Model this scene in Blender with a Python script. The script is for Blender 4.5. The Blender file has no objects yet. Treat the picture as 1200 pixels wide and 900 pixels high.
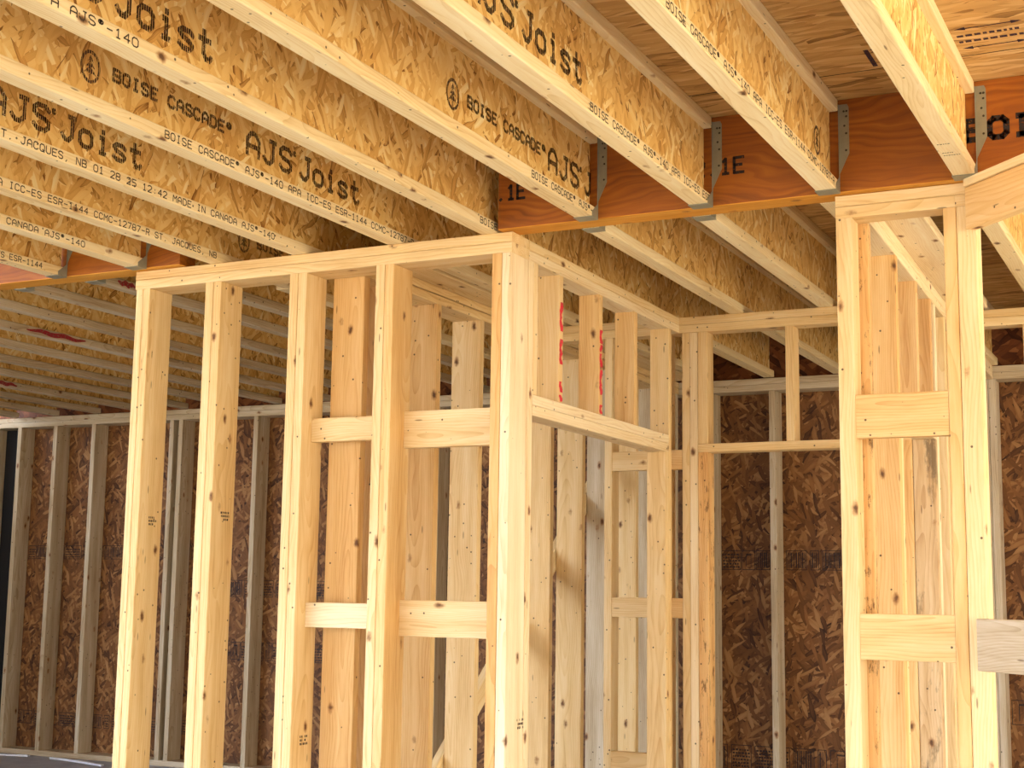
import bpy, bmesh, math, random
from mathutils import Matrix, Vector
random.seed(7)
S = bpy.context.scene
COL = S.collection
ZC = 1.217                                   # height of the viewer's eye above the floor; z below is counted from the eye
H = 1.25                                     # underside of joists / top of walls, from the eye
FL = -ZC
EASE = 0.0035

# ------------------------------------------------------------------ materials
def nt(name):
    m = bpy.data.materials.new(name); m.use_nodes = True
    t = m.node_tree
    for n in list(t.nodes): t.nodes.remove(n)
    out = t.nodes.new('ShaderNodeOutputMaterial'); b = t.nodes.new('ShaderNodeBsdfPrincipled')
    t.links.new(b.outputs[0], out.inputs[0])
    return m, t, b
def N(t, kind, **kw):
    n = t.nodes.new(kind)
    for k, v in kw.items(): setattr(n, k, v)
    return n
def K(t, a, b): t.links.new(a, b)
def srgb(r, g, b):
    f = lambda c: (c/255/12.92) if c/255 <= .04045 else ((c/255+.055)/1.055)**2.4
    return (f(r), f(g), f(b), 1)
def ramp(t, fac, stops, interp='LINEAR'):
    r = N(t, 'ShaderNodeValToRGB'); cr = r.color_ramp; cr.interpolation = interp
    while len(cr.elements) < len(stops): cr.elements.new(.5)
    for e, (p, c) in zip(cr.elements, stops):
        e.position = p; e.color = c if len(c) == 4 else (*c, 1)
    K(t, fac, r.inputs[0]); return r.outputs[0]
def math_(t, op, a, b=None, c=None):
    n = N(t, 'ShaderNodeMath', operation=op)
    for i, v in enumerate((a, b, c)):
        if v is None: continue
        if isinstance(v, (int, float)): n.inputs[i].default_value = v
        else: K(t, v, n.inputs[i])
    return n.outputs[0]
def mix(t, fac, a, b, mode='MIX'):
    n = N(t, 'ShaderNodeMix', data_type='RGBA', blend_type=mode)
    for i, v in ((0, fac), (6, a), (7, b)):
        if isinstance(v, (int, float)): n.inputs[i].default_value = v
        elif isinstance(v, tuple): n.inputs[i].default_value = v
        else: K(t, v, n.inputs[i])
    return n.outputs[2]
def vmath(t, op, a, b):
    n = N(t, 'ShaderNodeVectorMath', operation=op)
    for i, v in enumerate((a, b)):
        if isinstance(v, tuple): n.inputs[i].default_value = v
        else: K(t, v, n.inputs[i])
    return n.outputs[0]
def noise(t, vec, scale, detail=2, rough=.5, out=0):
    n = N(t, 'ShaderNodeTexNoise'); n.inputs['Scale'].default_value = scale
    n.inputs['Detail'].default_value = detail; n.inputs['Roughness'].default_value = rough
    K(t, vec, n.inputs['Vector']); return n.outputs[out]
def spots(t, vec, scale, r0, r1, keep):
    """round marks: 1 inside, 0 outside; only a share of the cells carries one"""
    v = N(t, 'ShaderNodeTexVoronoi'); v.inputs['Scale'].default_value = scale
    K(t, vec, v.inputs['Vector'])
    d = N(t, 'ShaderNodeMapRange', interpolation_type='SMOOTHSTEP'); K(t, v.outputs['Distance'], d.inputs[0])
    d.inputs[1].default_value = r0; d.inputs[2].default_value = r1; d.inputs[3].default_value = 1; d.inputs[4].default_value = 0
    sp = N(t, 'ShaderNodeSeparateColor'); K(t, v.outputs['Color'], sp.inputs[0])
    return math_(t, 'MULTIPLY', d.outputs[0], math_(t, 'LESS_THAN', sp.outputs[0], keep))

def lumber(name, light, mid, dark, var=.5, mold=0.0, bark=0.0):
    """sawn softwood: growth rings about a pith, knots, nail marks; grain runs along the board's local Z"""
    m, t, b = nt(name)
    tc = N(t, 'ShaderNodeTexCoord'); oi = N(t, 'ShaderNodeObjectInfo')
    rnd = oi.outputs['Random']
    off = N(t, 'ShaderNodeCombineXYZ')
    K(t, math_(t, 'MULTIPLY', rnd, 37.3), off.inputs[0]); K(t, math_(t, 'MULTIPLY', rnd, 91.7), off.inputs[1]); K(t, math_(t, 'MULTIPLY', rnd, 53.1), off.inputs[2])
    P = vmath(t, 'ADD', tc.outputs['Object'], off.outputs[0])
    stretched = vmath(t, 'MULTIPLY', P, (1, 1, .07))
    wob = N(t, 'ShaderNodeTexNoise'); wob.inputs['Scale'].default_value = 5; wob.inputs['Detail'].default_value = 2
    K(t, vmath(t, 'MULTIPLY', P, (1, 1, .28)), wob.inputs['Vector'])
    wv = vmath(t, 'MULTIPLY', vmath(t, 'SUBTRACT', wob.outputs[1], (.5, .5, .5)), (.10, .10, 0))
    # pith somewhere beside the board
    pith = N(t, 'ShaderNodeCombineXYZ')
    K(t, math_(t, 'SUBTRACT', math_(t, 'FRACT', math_(t, 'MULTIPLY', rnd, 17.0)), .5), pith.inputs[0])
    K(t, math_(t, 'SUBTRACT', math_(t, 'FRACT', math_(t, 'MULTIPLY', rnd, 29.0)), .5), pith.inputs[1])
    q = vmath(t, 'SUBTRACT', vmath(t, 'ADD', vmath(t, 'MULTIPLY', tc.outputs['Object'], (1, 1, 0)), wv), vmath(t, 'MULTIPLY', pith.outputs[0], (.16, .16, 0)))
    ln = N(t, 'ShaderNodeVectorMath', operation='LENGTH'); K(t, q, ln.inputs[0])
    ring = math_(t, 'FRACT', math_(t, 'MULTIPLY', ln.outputs['Value'], 120))
    ring = math_(t, 'POWER', ring, 2.5)
    fine = noise(t, stretched, 160, 3, .6)
    broad = noise(t, stretched, 22, 2, .5)
    patch = noise(t, vmath(t, 'MULTIPLY', P, (1, 1, .35)), 7, 3, .6)
    tone = math_(t, 'ADD', math_(t, 'MULTIPLY', ring, .17), math_(t, 'ADD', math_(t, 'MULTIPLY', broad, .70), math_(t, 'MULTIPLY', fine, .30)))
    c = ramp(t, tone, [(.32, light), (.58, mid), (.86, dark)])
    rv = math_(t, 'FRACT', math_(t, 'MULTIPLY', rnd, 7.77))
    c = mix(t, math_(t, 'MULTIPLY', rv, var), c, mid, 'MULTIPLY')
    c = mix(t, math_(t, 'MULTIPLY', ramp(t, patch, [(.45, (0, 0, 0)), (.75, (1, 1, 1))]), .35), c, mix(t, .5, dark, c))
    # knots
    kp = vmath(t, 'ADD', vmath(t, 'MULTIPLY', P, (1, 1, .55)), vmath(t, 'MULTIPLY', vmath(t, 'SUBTRACT', noise(t, P, 60, 2, .5, 1), (.5, .5, .5)), (.012, .012, .012)))
    kn = spots(t, kp, 10.5, .07, .165, 1.0)
    core = spots(t, kp, 10.5, .04, .10, 1.0)
    c = mix(t, math_(t, 'MULTIPLY', kn, .75), c, srgb(150, 98, 52))
    c = mix(t, math_(t, 'MULTIPLY', core, .8), c, srgb(70, 40, 22))
    # nail heads, pitch flecks
    c = mix(t, math_(t, 'MULTIPLY', spots(t, P, 24, .07, .11, .62), .85), c, srgb(52, 36, 26))
    c = mix(t, math_(t, 'MULTIPLY', spots(t, vmath(t, 'MULTIPLY', P, (1.4, 1.4, .22)), 26, .06, .12, .25), .65), c, srgb(90, 56, 28))
    if mold:
        mn = noise(t, vmath(t, 'MULTIPLY', P, (1, 1, .3)), 9, 6, .75)
        c = mix(t, math_(t, 'MULTIPLY', ramp(t, mn, [(.52, (0, 0, 0)), (.62, (1, 1, 1))]), mold), c, srgb(64, 56, 44))
    if bark:
        bn = noise(t, vmath(t, 'MULTIPLY', P, (2.2, 2.2, .6)), 16, 5, .8)
        c = mix(t, math_(t, 'MULTIPLY', ramp(t, bn, [(.56, (0, 0, 0)), (.63, (1, 1, 1))]), bark), c, srgb(76, 40, 18))
    K(t, c, b.inputs['Base Color']); b.inputs['Roughness'].default_value = .72
    b.inputs['Specular IOR Level'].default_value = .25
    bp = N(t, 'ShaderNodeBump'); bp.inputs['Strength'].default_value = .18; bp.inputs['Distance'].default_value = .002
    K(t, math_(t, 'ADD', fine, math_(t, 'MULTIPLY', kn, .5)), bp.inputs['Height']); K(t, bp.outputs[0], b.inputs['Normal'])
    return m

def osb(name, axis, cols, angles=(0, 62, -58), along=11, across=46, dirt=.25, panel=None):
    """oriented strand board lying in the plane normal to `axis`: layers of flakes at several headings"""
    m, t, b = nt(name)
    tc = N(t, 'ShaderNodeTexCoord'); oi = N(t, 'ShaderNodeObjectInfo')
    off = N(t, 'ShaderNodeCombineXYZ')
    for i, k in enumerate((31.0, 57.0, 83.0)): K(t, math_(t, 'MULTIPLY', oi.outputs['Random'], k), off.inputs[i])
    P = vmath(t, 'ADD', tc.outputs['Object'], off.outputs[0])
    wob = vmath(t, 'MULTIPLY', vmath(t, 'SUBTRACT', noise(t, P, 9, 2, .5, 1), (.5, .5, .5)), (.03, .03, .03))
    Pw = vmath(t, 'ADD', P, wob)
    cur = None; hgt = None
    for li, ang in enumerate(angles):
        mp = N(t, 'ShaderNodeMapping'); K(t, Pw, mp.inputs['Vector'])
        # vector is rotated so that local first in-plane axis runs along the flakes
        rot = [0, 0, 0]; rot['XYZ'.index(axis)] = math.radians(ang); mp.inputs['Rotation'].default_value = rot
        sc = {'X': (20, along, across), 'Y': (along, 20, across), 'Z': (along, across, 20)}[axis]
        mp2 = N(t, 'ShaderNodeMapping'); K(t, mp.outputs[0], mp2.inputs['Vector'])
        mp2.inputs['Scale'].default_value = sc; mp2.inputs['Location'].default_value = (li*7.3, li*3.1, li*5.7)
        v = N(t, 'ShaderNodeTexVoronoi'); v.inputs['Scale'].default_value = 1; v.inputs['Randomness'].default_value = 1
        K(t, mp2.outputs[0], v.inputs['Vector'])
        sp = N(t, 'ShaderNodeSeparateColor'); K(t, v.outputs['Color'], sp.inputs[0])
        fib = noise(t, vmath(t, 'MULTIPLY', mp2.outputs[0], {'X': (1, .25, 5), 'Y': (.25, 1, 5), 'Z': (.25, 5, 1)}[axis]), 1.4, 3, .6)
        tone = math_(t, 'ADD', math_(t, 'MULTIPLY', sp.outputs[0], .78), math_(t, 'MULTIPLY', fib, .30))
        tone = math_(t, 'SUBTRACT', tone, math_(t, 'MULTIPLY', math_(t, 'POWER', v.outputs['Distance'], 2.5), .22))
        c = ramp(t, tone, cols)
        if cur is None: cur, hgt = c, tone
        else:
            msk = math_(t, 'GREATER_THAN', sp.outputs[1], 1-1/(li+1))
            cur = mix(t, msk, cur, c)
            n = N(t, 'ShaderNodeMix', data_type='FLOAT'); K(t, msk, n.inputs[0]); K(t, hgt, n.inputs[2]); K(t, tone, n.inputs[3]); hgt = n.outputs[0]
    big = noise(t, P, 3, 3, .6)
    cur = mix(t, math_(t, 'MULTIPLY', ramp(t, big, [(.4, (0, 0, 0)), (.7, (1, 1, 1))]), dirt), cur, cols[1][1], 'MULTIPLY')
    if panel:
        br = N(t, 'ShaderNodeTexBrick'); br.offset = .5
        br.inputs['Scale'].default_value = 1; br.inputs['Brick Width'].default_value = panel[0]; br.inputs['Row Height'].default_value = panel[1]
        br.inputs['Mortar Size'].default_value = .003; br.inputs['Color1'].default_value = (1, 1, 1, 1); br.inputs['Color2'].default_value = (1, 1, 1, 1); br.inputs['Mortar'].default_value = (0, 0, 0, 1)
        src = tc.outputs['Object']
        if axis == 'Y':
            sx = N(t, 'ShaderNodeSeparateXYZ'); K(t, src, sx.inputs[0]); cx = N(t, 'ShaderNodeCombineXYZ')
            K(t, sx.outputs[0], cx.inputs[0]); K(t, sx.outputs[2], cx.inputs[1]); src = cx.outputs[0]
        K(t, src, br.inputs['Vector'])
        cur = mix(t, br.outputs['Fac'], cur, srgb(40, 24, 12))
    K(t, cur, b.inputs['Base Color']); b.inputs['Roughness'].default_value = .68; b.inputs['Specular IOR Level'].default_value = .3
    bp = N(t, 'ShaderNodeBump'); bp.inputs['Strength'].default_value = .35; bp.inputs['Distance'].default_value = .003
    K(t, hgt, bp.inputs['Height']); K(t, bp.outputs[0], b.inputs['Normal'])
    return m

def ink(name, col, gaps=.5, stripes=True):
    """printed ink, broken where the print head skipped"""
    m, t, b = nt(name)
    tc = N(t, 'ShaderNodeTexCoord'); P = tc.outputs['Object']
    b.inputs['Base Color'].default_value = col; b.inputs['Roughness'].default_value = .8
    if gaps:
        n1 = noise(t, P, 130, 2, .6)
        a = ramp(t, n1, [(.36, (1-gaps, 1-gaps, 1-gaps)), (.46, (1, 1, 1))])
        if stripes:
            sx = N(t, 'ShaderNodeSeparateXYZ'); K(t, P, sx.inputs[0])
            st = math_(t, 'FRACT', math_(t, 'MULTIPLY', sx.outputs[1], 120))
            a = math_(t, 'MULTIPLY', a, math_(t, 'GREATER_THAN', st, .22))
        K(t, a, b.inputs['Alpha'])
    return m

M = {}
M['pine'] = lumber('sawn_pine', srgb(243, 222, 176), srgb(232, 203, 148), srgb(206, 164, 102), .4)
M['pine_pale'] = lumber('pale_spruce', srgb(246, 232, 198), srgb(238, 216, 172), srgb(212, 178, 126), .3)
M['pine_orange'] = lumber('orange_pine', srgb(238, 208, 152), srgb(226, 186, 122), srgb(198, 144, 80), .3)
M['pine_shaded'] = lumber('shaded_pine', srgb(228, 194, 142), srgb(212, 170, 112), srgb(184, 130, 74), .3)  # darker pine tone standing in for shade on studs inside the right-hand wall
M['pine_grey'] = lumber('weathered_pine', srgb(218, 204, 176), srgb(196, 176, 142), srgb(156, 130, 94), .3)
M['pine_mold'] = lumber('stained_pine', srgb(226, 200, 156), srgb(204, 170, 122), srgb(168, 126, 78), .4, mold=.65)
M['pine_bark'] = lumber('barky_pine', srgb(240, 208, 150), srgb(226, 182, 118), srgb(184, 130, 72), .2, bark=.7)
M['flange'] = lumber('joist_flange_spruce', srgb(246, 232, 192), srgb(238, 216, 166), srgb(210, 176, 120), .25)
WEB = [(.05, srgb(136, 88, 34)), (.18, srgb(212, 162, 86)), (.50, srgb(234, 192, 114)), (.80, srgb(242, 210, 138)), (1.0, srgb(252, 240, 190))]
M['web'] = osb('strand_board_web', 'X', WEB, (78, 24, -40, 58, -70), 11, 58, .12)
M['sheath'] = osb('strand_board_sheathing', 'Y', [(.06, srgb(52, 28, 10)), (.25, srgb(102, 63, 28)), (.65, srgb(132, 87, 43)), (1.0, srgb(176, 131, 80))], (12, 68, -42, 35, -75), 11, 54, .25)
M['deck'] = osb('strand_board_subfloor', 'Z', [(.06, srgb(130, 94, 48)), (.25, srgb(186, 146, 86)), (.65, srgb(206, 166, 104)), (1.0, srgb(226, 194, 138))], (4, -10, 13, -4), 6, 48, .15, (2.44, 1.22))
M['rim'] = osb('strand_board_rim', 'Y', [(.12, srgb(74, 38, 16)), (.35, srgb(118, 66, 32)), (.65, srgb(142, 84, 44)), (.95, srgb(170, 110, 62))], (5, 40, -35), 9, 40, .3)

def lvl_mat():
    m, t, b = nt('laminated_veneer')
    tc = N(t, 'ShaderNodeTexCoord'); P = tc.outputs['Object']
    w = vmath(t, 'MULTIPLY', vmath(t, 'SUBTRACT', noise(t, vmath(t, 'MULTIPLY', P, (.5, 1, 1.6)), 3.2, 3, .5, 1), (.5, .5, .5)), (0, 0, .22))
    Q = vmath(t, 'ADD', P, w)
    sx = N(t, 'ShaderNodeSeparateXYZ'); K(t, Q, sx.inputs[0])
    ring = math_(t, 'ABSOLUTE', math_(t, 'SINE', math_(t, 'MULTIPLY', sx.outputs[2], 130)))
    st = noise(t, vmath(t, 'MULTIPLY', Q, (.9, 30, 30)), 3.0, 4, .6)
    blot = noise(t, vmath(t, 'MULTIPLY', P, (.6, 1, 2)), 5, 3, .6)
    tone = math_(t, 'ADD', math_(t, 'MULTIPLY', ring, .12), math_(t, 'ADD', math_(t, 'MULTIPLY', st, .5), math_(t, 'MULTIPLY', blot, .4)))
    c = ramp(t, tone, [(.30, srgb(116, 58, 6)), (.55, srgb(156, 86, 12)), (.85, srgb(192, 120, 30))])
    c = mix(t, math_(t, 'MULTIPLY', spots(t, vmath(t, 'MULTIPLY', P, (.4, 1, 1)), 14, .04, .09, .25), .6), c, srgb(92, 42, 14))
    K(t, c, b.inputs['Base Color']); b.inputs['Roughness'].default_value = .5
    return m
M['lvl'] = lvl_mat()
def plain(name, col, rough=.6, metal=0):
    m, t, b = nt(name); tc = N(t, 'ShaderNodeTexCoord')
    n = noise(t, tc.outputs['Object'], 40, 3, .6)
    c = mix(t, .22, col, ramp(t, n, [(.3, (.35, .35, .35)), (.7, (1, 1, 1))]), 'MULTIPLY')
    K(t, c, b.inputs['Base Color']); b.inputs['Roughness'].default_value = rough; b.inputs['Metallic'].default_value = metal
    return m
M['lvl_edge'] = lumber('laminated_edge', srgb(226, 168, 74), srgb(208, 142, 48), srgb(176, 106, 28), .1)
M['zinc'] = plain('galvanised_steel', srgb(150, 147, 126), .5, .3)
M['nail'] = plain('nail_steel', srgb(70, 66, 60), .5, .6)
M['ink'] = ink('black_print', srgb(62, 36, 22), .75)
M['ink_fine'] = ink('black_fine_print', srgb(66, 52, 38), .35, False)
M['ink_solid'] = ink('dark_stamp_ink', srgb(40, 30, 26), .6, False)
M['ink_purple'] = ink('purple_stamp_ink', srgb(58, 34, 52), .4, False)
M['red'] = ink('red_marking_paint', srgb(214, 40, 52), .55, False)
M['white'] = plain('white_offcut', srgb(236, 238, 240), .6)
M['crayon'] = ink('dull_red_crayon', srgb(150, 34, 40), .5, False)
M['black'] = plain('light_stop_black', srgb(20, 18, 18), .9)  # flat black for the dark-gap sheet and the walls that hold back light
def floor_mat():
    m, t, b = nt('dusty_concrete'); tc = N(t, 'ShaderNodeTexCoord'); P = tc.outputs['Object']
    n = noise(t, P, 5, 6, .65); n2 = noise(t, P, 60, 3, .6)
    c = ramp(t, math_(t, 'ADD', math_(t, 'MULTIPLY', n, .7), math_(t, 'MULTIPLY', n2, .3)), [(.3, srgb(146, 149, 156)), (.7, srgb(186, 188, 192))])
    K(t, c, b.inputs['Base Color']); b.inputs['Roughness'].default_value = .8
    return m
M['floor'] = floor_mat()
def ground_mat():
    m, t, b = nt('dry_site_dirt'); tc = N(t, 'ShaderNodeTexCoord'); P = tc.outputs['Object']
    c = ramp(t, noise(t, P, 2, 8, .65), [(.3, srgb(186, 166, 134)), (.7, srgb(218, 202, 174))])
    K(t, c, b.inputs['Base Color']); b.inputs['Roughness'].default_value = .95
    return m
M['ground'] = ground_mat()

# ------------------------------------------------------------------ builders
seen = {}
def tag(o, label, cat, group=None):
    n = len(label.split()); assert 4 <= n <= 16, (n, label)
    if label in seen: print('DUPLICATE LABEL', label)
    seen[label] = 1
    o['label'] = label; o['category'] = cat
    if group: o['group'] = group
    return o
def obj(name, me, mat, parent=None):
    o = bpy.data.objects.new(name, me); COL.objects.link(o)
    if mat and not me.materials: me.materials.append(mat)
    if parent: o.parent = parent
    return o
def empty(name, loc):
    o = bpy.data.objects.new(name, None); o.location = (loc[0], loc[1], loc[2]+ZC); o.empty_display_size = .1; COL.objects.link(o)
    return o
def bm_mesh(bm, name):
    me = bpy.data.meshes.new(name); bm.to_mesh(me); bm.free(); return me
def box_mesh(name, dx, dy, dz, ease=EASE):
    bm = bmesh.new(); bmesh.ops.create_cube(bm, size=1)
    bmesh.ops.scale(bm, vec=(dx, dy, dz), verts=bm.verts)
    if ease:
        # sawn lumber: the four long edges are rounded over, the ends stay square
        es = [e for e in bm.edges if abs((e.verts[0].co-e.verts[1].co).z) > dz*.9]
        bmesh.ops.bevel(bm, geom=es, offset=min(ease, dx*.2, dy*.2), segments=2, affect='EDGES', profile=.5)
    return bm_mesh(bm, name)
ROT = {'z': Matrix.Identity(4), 'x': Matrix.Rotation(math.pi/2, 4, 'Y'), 'y': Matrix.Rotation(-math.pi/2, 4, 'X')}
HX = {}
def bar(name, x0, x1, y0, y1, z0, z1, axis, mat, parent=None, ease=EASE):
    """one sawn board between world bounds, grain along `axis`"""
    dx, dy, dz = x1-x0, y1-y0, z1-z0
    d = {'z': (dx, dy, dz), 'x': (dz, dy, dx), 'y': (dx, dz, dy)}[axis]
    o = obj(name, box_mesh(name, *d, ease=ease), M[mat], parent)
    c = Vector(((x0+x1)/2, (y0+y1)/2, (z0+z1)/2+ZC))
    if parent: c = c-parent.location
    o.matrix_local = Matrix.Translation(c) @ ROT[axis]
    HX[o.name] = dx/2
    return o
def board(label, x0, x1, y0, y1, z0, z1, axis, mat='pine', name='wall_stud', cat='stud', group=None, ease=EASE):
    return tag(bar(name, x0, x1, y0, y1, z0, z1, axis, mat, None, ease), label, cat, group)
def structure(o):
    o['kind'] = 'structure'; return o
def plain_box(name, x0, x1, y0, y1, z0, z1, mat, parent=None):
    bm = bmesh.new(); bmesh.ops.create_cube(bm, size=1); bmesh.ops.scale(bm, vec=(x1-x0, y1-y0, z1-z0), verts=bm.verts)
    o = obj(name, bm_mesh(bm, name), M[mat], parent)
    c = Vector(((x0+x1)/2, (y0+y1)/2, (z0+z1)/2+ZC))
    o.location = c-parent.location if parent else c
    return o
# printed letters drawn as strokes on a 4 x 6 grid, the way an ink-jet head writes them
GL_ = {
 'A': [[(0,0),(0,4),(1,5.6),(2,6),(3,5.6),(4,4),(4,0)],[(0,2.4),(4,2.4)]], 'B': [[(0,0),(0,6),(3,6),(3.8,5.4),(3.8,3.8),(3,3.1),(0,3.1)],[(3,3.1),(4,2.3),(4,.7),(3.2,0),(0,0)]],
 'C': [[(4,4.8),(3,6),(1,6),(0,4.8),(0,1.2),(1,0),(3,0),(4,1.2)]], 'D': [[(0,0),(0,6),(2.6,6),(4,4.6),(4,1.4),(2.6,0),(0,0)]], 'E': [[(4,6),(0,6),(0,0),(4,0)],[(0,3.1),(3.2,3.1)]],
 'H': [[(0,0),(0,6)],[(4,0),(4,6)],[(0,3),(4,3)]], 'I': [[(1,6),(3,6)],[(2,6),(2,0)],[(1,0),(3,0)]], 'J': [[(2,6),(4,6)],[(3.2,6),(3.2,1.2),(2.2,0),(1,0),(0,1.2)]], 'M': [[(0,0),(0,6),(2,3),(4,6),(4,0)]],
 'N': [[(0,0),(0,6),(4,0),(4,6)]], 'O': [[(1,0),(0,1.2),(0,4.8),(1,6),(3,6),(4,4.8),(4,1.2),(3,0),(1,0)]], 'P': [[(0,0),(0,6),(3,6),(4,5.2),(4,3.6),(3,2.8),(0,2.8)]],
 'Q': [[(1,0),(0,1.2),(0,4.8),(1,6),(3,6),(4,4.8),(4,1.2),(3,0),(1,0)],[(2.4,1.8),(4,-.4)]], 'R': [[(0,0),(0,6),(3,6),(4,5.2),(4,3.8),(3,3),(0,3)],[(2,3),(4,0)]],
 'S': [[(4,5),(3,6),(1,6),(0,5),(0,4),(1,3.2),(3,2.8),(4,2),(4,1),(3,0),(1,0),(0,1)]], 'T': [[(0,6),(4,6)],[(2,6),(2,0)]], 'U': [[(0,6),(0,1.2),(1,0),(3,0),(4,1.2),(4,6)]],
 'o': [[(1,0),(0,1),(0,3),(1,4),(3,4),(4,3),(4,1),(3,0),(1,0)]], 'i': [[(2,5.3),(2,5.9)],[(1,4),(2,4),(2,0)],[(1,0),(3,0)]], 's': [[(4,3.4),(3,4),(1,4),(0,3.2),(1,2.3),(3,1.8),(4,1),(3,0),(1,0),(0,.7)]],
 't': [[(1.6,6),(1.6,1),(2.4,0),(3.4,0),(4,.8)],[(.2,4.1),(3.4,4.1)]], '-': [[(.3,2.8),(3.7,2.8)]], '.': [[(1.6,0),(2.2,.5)]], ',': [[(2.2,.6),(1.4,-1)]], ':': [[(2,.6),(2,1.2)],[(2,3.6),(2,4.2)]],
 '0': [[(1,0),(0,1.2),(0,4.8),(1,6),(3,6),(4,4.8),(4,1.2),(3,0),(1,0)]], '1': [[(.8,4.8),(2,6),(2,0)],[(.8,0),(3.2,0)]], '2': [[(0,5),(1,6),(3,6),(4,5),(4,3.8),(0,0),(4,0)]], '4': [[(3,0),(3,6),(0,2),(4,2)]],
 '5': [[(4,6),(0,6),(0,3.4),(2.8,3.4),(4,2.6),(4,1),(3,0),(0,.2)]], '7': [[(0,6),(4,6),(1.4,0)]], '8': [[(1,3.1),(0,4),(0,5.2),(1,6),(3,6),(4,5.2),(4,4),(3,3.1),(1,3.1),(0,2.2),(0,.9),(1,0),(3,0),(4,.9),(4,2.2),(3,3.1)]],
 '®': [[(.4,4.4),(.4,5.4),(1.2,6.2),(2.4,6.2),(3.2,5.4),(3.2,4.4),(2.4,3.6),(1.2,3.6),(.4,4.4)],[(1.3,4.1),(1.3,5.7),(2.2,5.5),(1.6,4.9),(2.3,4.1)]],
}
def text_words(body, cap, width, bold):
    """(x offset, mesh) for every word; fitted to `width` over the whole line; mesh lies in x (along) and y (up)"""
    n = len(body); adv = 5.7; total = n*adv-1.7
    k = cap/6; sx = (width/total) if width else k
    out = []; x = 0
    words = body.split(' ') if cap < .045 else [c for w in body.split(' ') for c in w]
    if cap >= .045: assert ' ' not in body
    for word in words:
        bm = bmesh.new()
        for ci, ch in enumerate(word):
            for line in GL_[ch]:
                P = [((ci*adv+px)*sx, py*k) for px, py in line]
                w = (.42+bold)*k
                for (ax, ay), (bx, by) in zip(P, P[1:]):
                    d = math.hypot(bx-ax, by-ay); ux, uy = (bx-ax)/d, (by-ay)/d
                    ax, ay, bx, by = ax-ux*w*.6, ay-uy*w*.6, bx+ux*w*.6, by+uy*w*.6
                    vs = [bm.verts.new((qx, qy, 0)) for qx, qy in ((ax-uy*w, ay+ux*w), (bx-uy*w, by+ux*w), (bx+uy*w, by-ux*w), (ax+uy*w, ay-ux*w))]
                    f = bm.faces.new(vs)
        out.append((x*sx, bm)); x += (len(word)+(1 if cap < .045 else 0))*adv
    return out
def letters_xface(parent, body, X, Y, Z, cap, width=None, mat='ink', name='printed_lettering', bold=.0):
    """letters on a face that looks to +X, reading towards +Y, base line at Z"""
    for dx, bm in text_words(body, cap, width, bold):
        for v in bm.verts: v.co = (0, v.co.x, v.co.y)
        o = obj(name, bm_mesh(bm, name), M[mat], parent); o.location = Vector((X+.0006, Y+dx, Z+ZC))-parent.location
def letters_yface(parent, body, X, Y, Z, cap, width=None, mat='ink', name='printed_lettering', bold=.0):
    for dx, bm in text_words(body, cap, width, bold):
        for v in bm.verts: v.co = (v.co.x, 0, v.co.y)
        o = obj(name, bm_mesh(bm, name), M[mat], parent); o.location = Vector((X+dx, Y-.0006, Z+ZC))-parent.location
def poly_add(bm, pts):
    vs = [bm.verts.new(p) for p in pts]; bm.faces.new(vs)
def tree_emblem(parent, X, Y, Z, r):
    """ring with a conifer inside, printed on a face that looks to +X"""
    bm = bmesh.new(); n = 36
    for i in range(n):
        a, b = 2*math.pi*i/n, 2*math.pi*(i+1)/n
        for ra, rb in ((r, r*.79),):
            poly_add(bm, [(0, ra*math.cos(a)*.82, ra*math.sin(a)), (0, ra*math.cos(b)*.82, ra*math.sin(b)), (0, rb*math.cos(b)*.82, rb*math.sin(b)), (0, rb*math.cos(a)*.82, rb*math.sin(a))])
    for k, (zt, zb, hw) in enumerate(((.74, .28, .26), (.42, -.08, .40), (.10, -.46, .54))):
        poly_add(bm, [(0, 0, zt*r), (0, -hw*r, zb*r), (0, -hw*.35*r, (zb+.10)*r), (0, 0, (zb-.02)*r)])
        poly_add(bm, [(0, 0, zt*r), (0, 0, (zb-.02)*r), (0, hw*.35*r, (zb+.10)*r), (0, hw*r, zb*r)])
    poly_add(bm, [(0, -.07*r, -.42*r), (0, .07*r, -.42*r), (0, .07*r, -.78*r), (0, -.07*r, -.78*r)])
    o = obj('printed_emblem', bm_mesh(bm, 'printed_emblem'), M['ink'], parent); o.location = Vector((X+.0006, Y, Z+ZC))-parent.location
    return o

# ------------------------------------------------------------------ the setting
YB = 8.06            # inner face of the back wall's studs
structure(plain_box('floor', -8.9, 2.7, -2.6, 8.45, FL-.10, FL, 'floor'))
structure(plain_box('ceiling', -8.9, 2.7, -2.6, 8.45, H+.302, H+.320, 'deck'))
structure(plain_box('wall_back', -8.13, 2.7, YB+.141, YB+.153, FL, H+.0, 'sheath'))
structure(plain_box('trim_1', -8.9, 2.7, YB+.105, YB+.139, H+.001, H+.301, 'rim'))
structure(plain_box('wall_left', -8.9, -8.88, 3.2, 8.45, FL, H, 'black'))  # unseen black wall, its length set to limit light in the far bay
structure(plain_box('dark_gap_sheet', -8.87, -8.135, YB+.141, YB+.153, FL, H, 'black'))  # black sheet added so the opening at far left looks dark
structure(plain_box('added_wall_right', 2.62, 2.7, 6.3, 8.45, FL, H, 'black'))  # unseen black wall added to darken the far bay
structure(plain_box('trim_3', -8.9, 2.7, 8.30, 8.45, FL, H+.30, 'black'))
structure(plain_box('added_wall_front', -.5, 2.7, -2.6, -2.52, FL, H, 'sheath'))  # unseen wall added to cut front light on the right-hand corner
structure(plain_box('added_front_header', -8.9, -.5, -2.6, -2.52, .62, H, 'sheath'))  # unseen header band added so sky light reaches the back wall only low down
structure(plain_box('ground', -30, 30, -34, 26, FL-.30, FL-.16, 'ground'))

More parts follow.
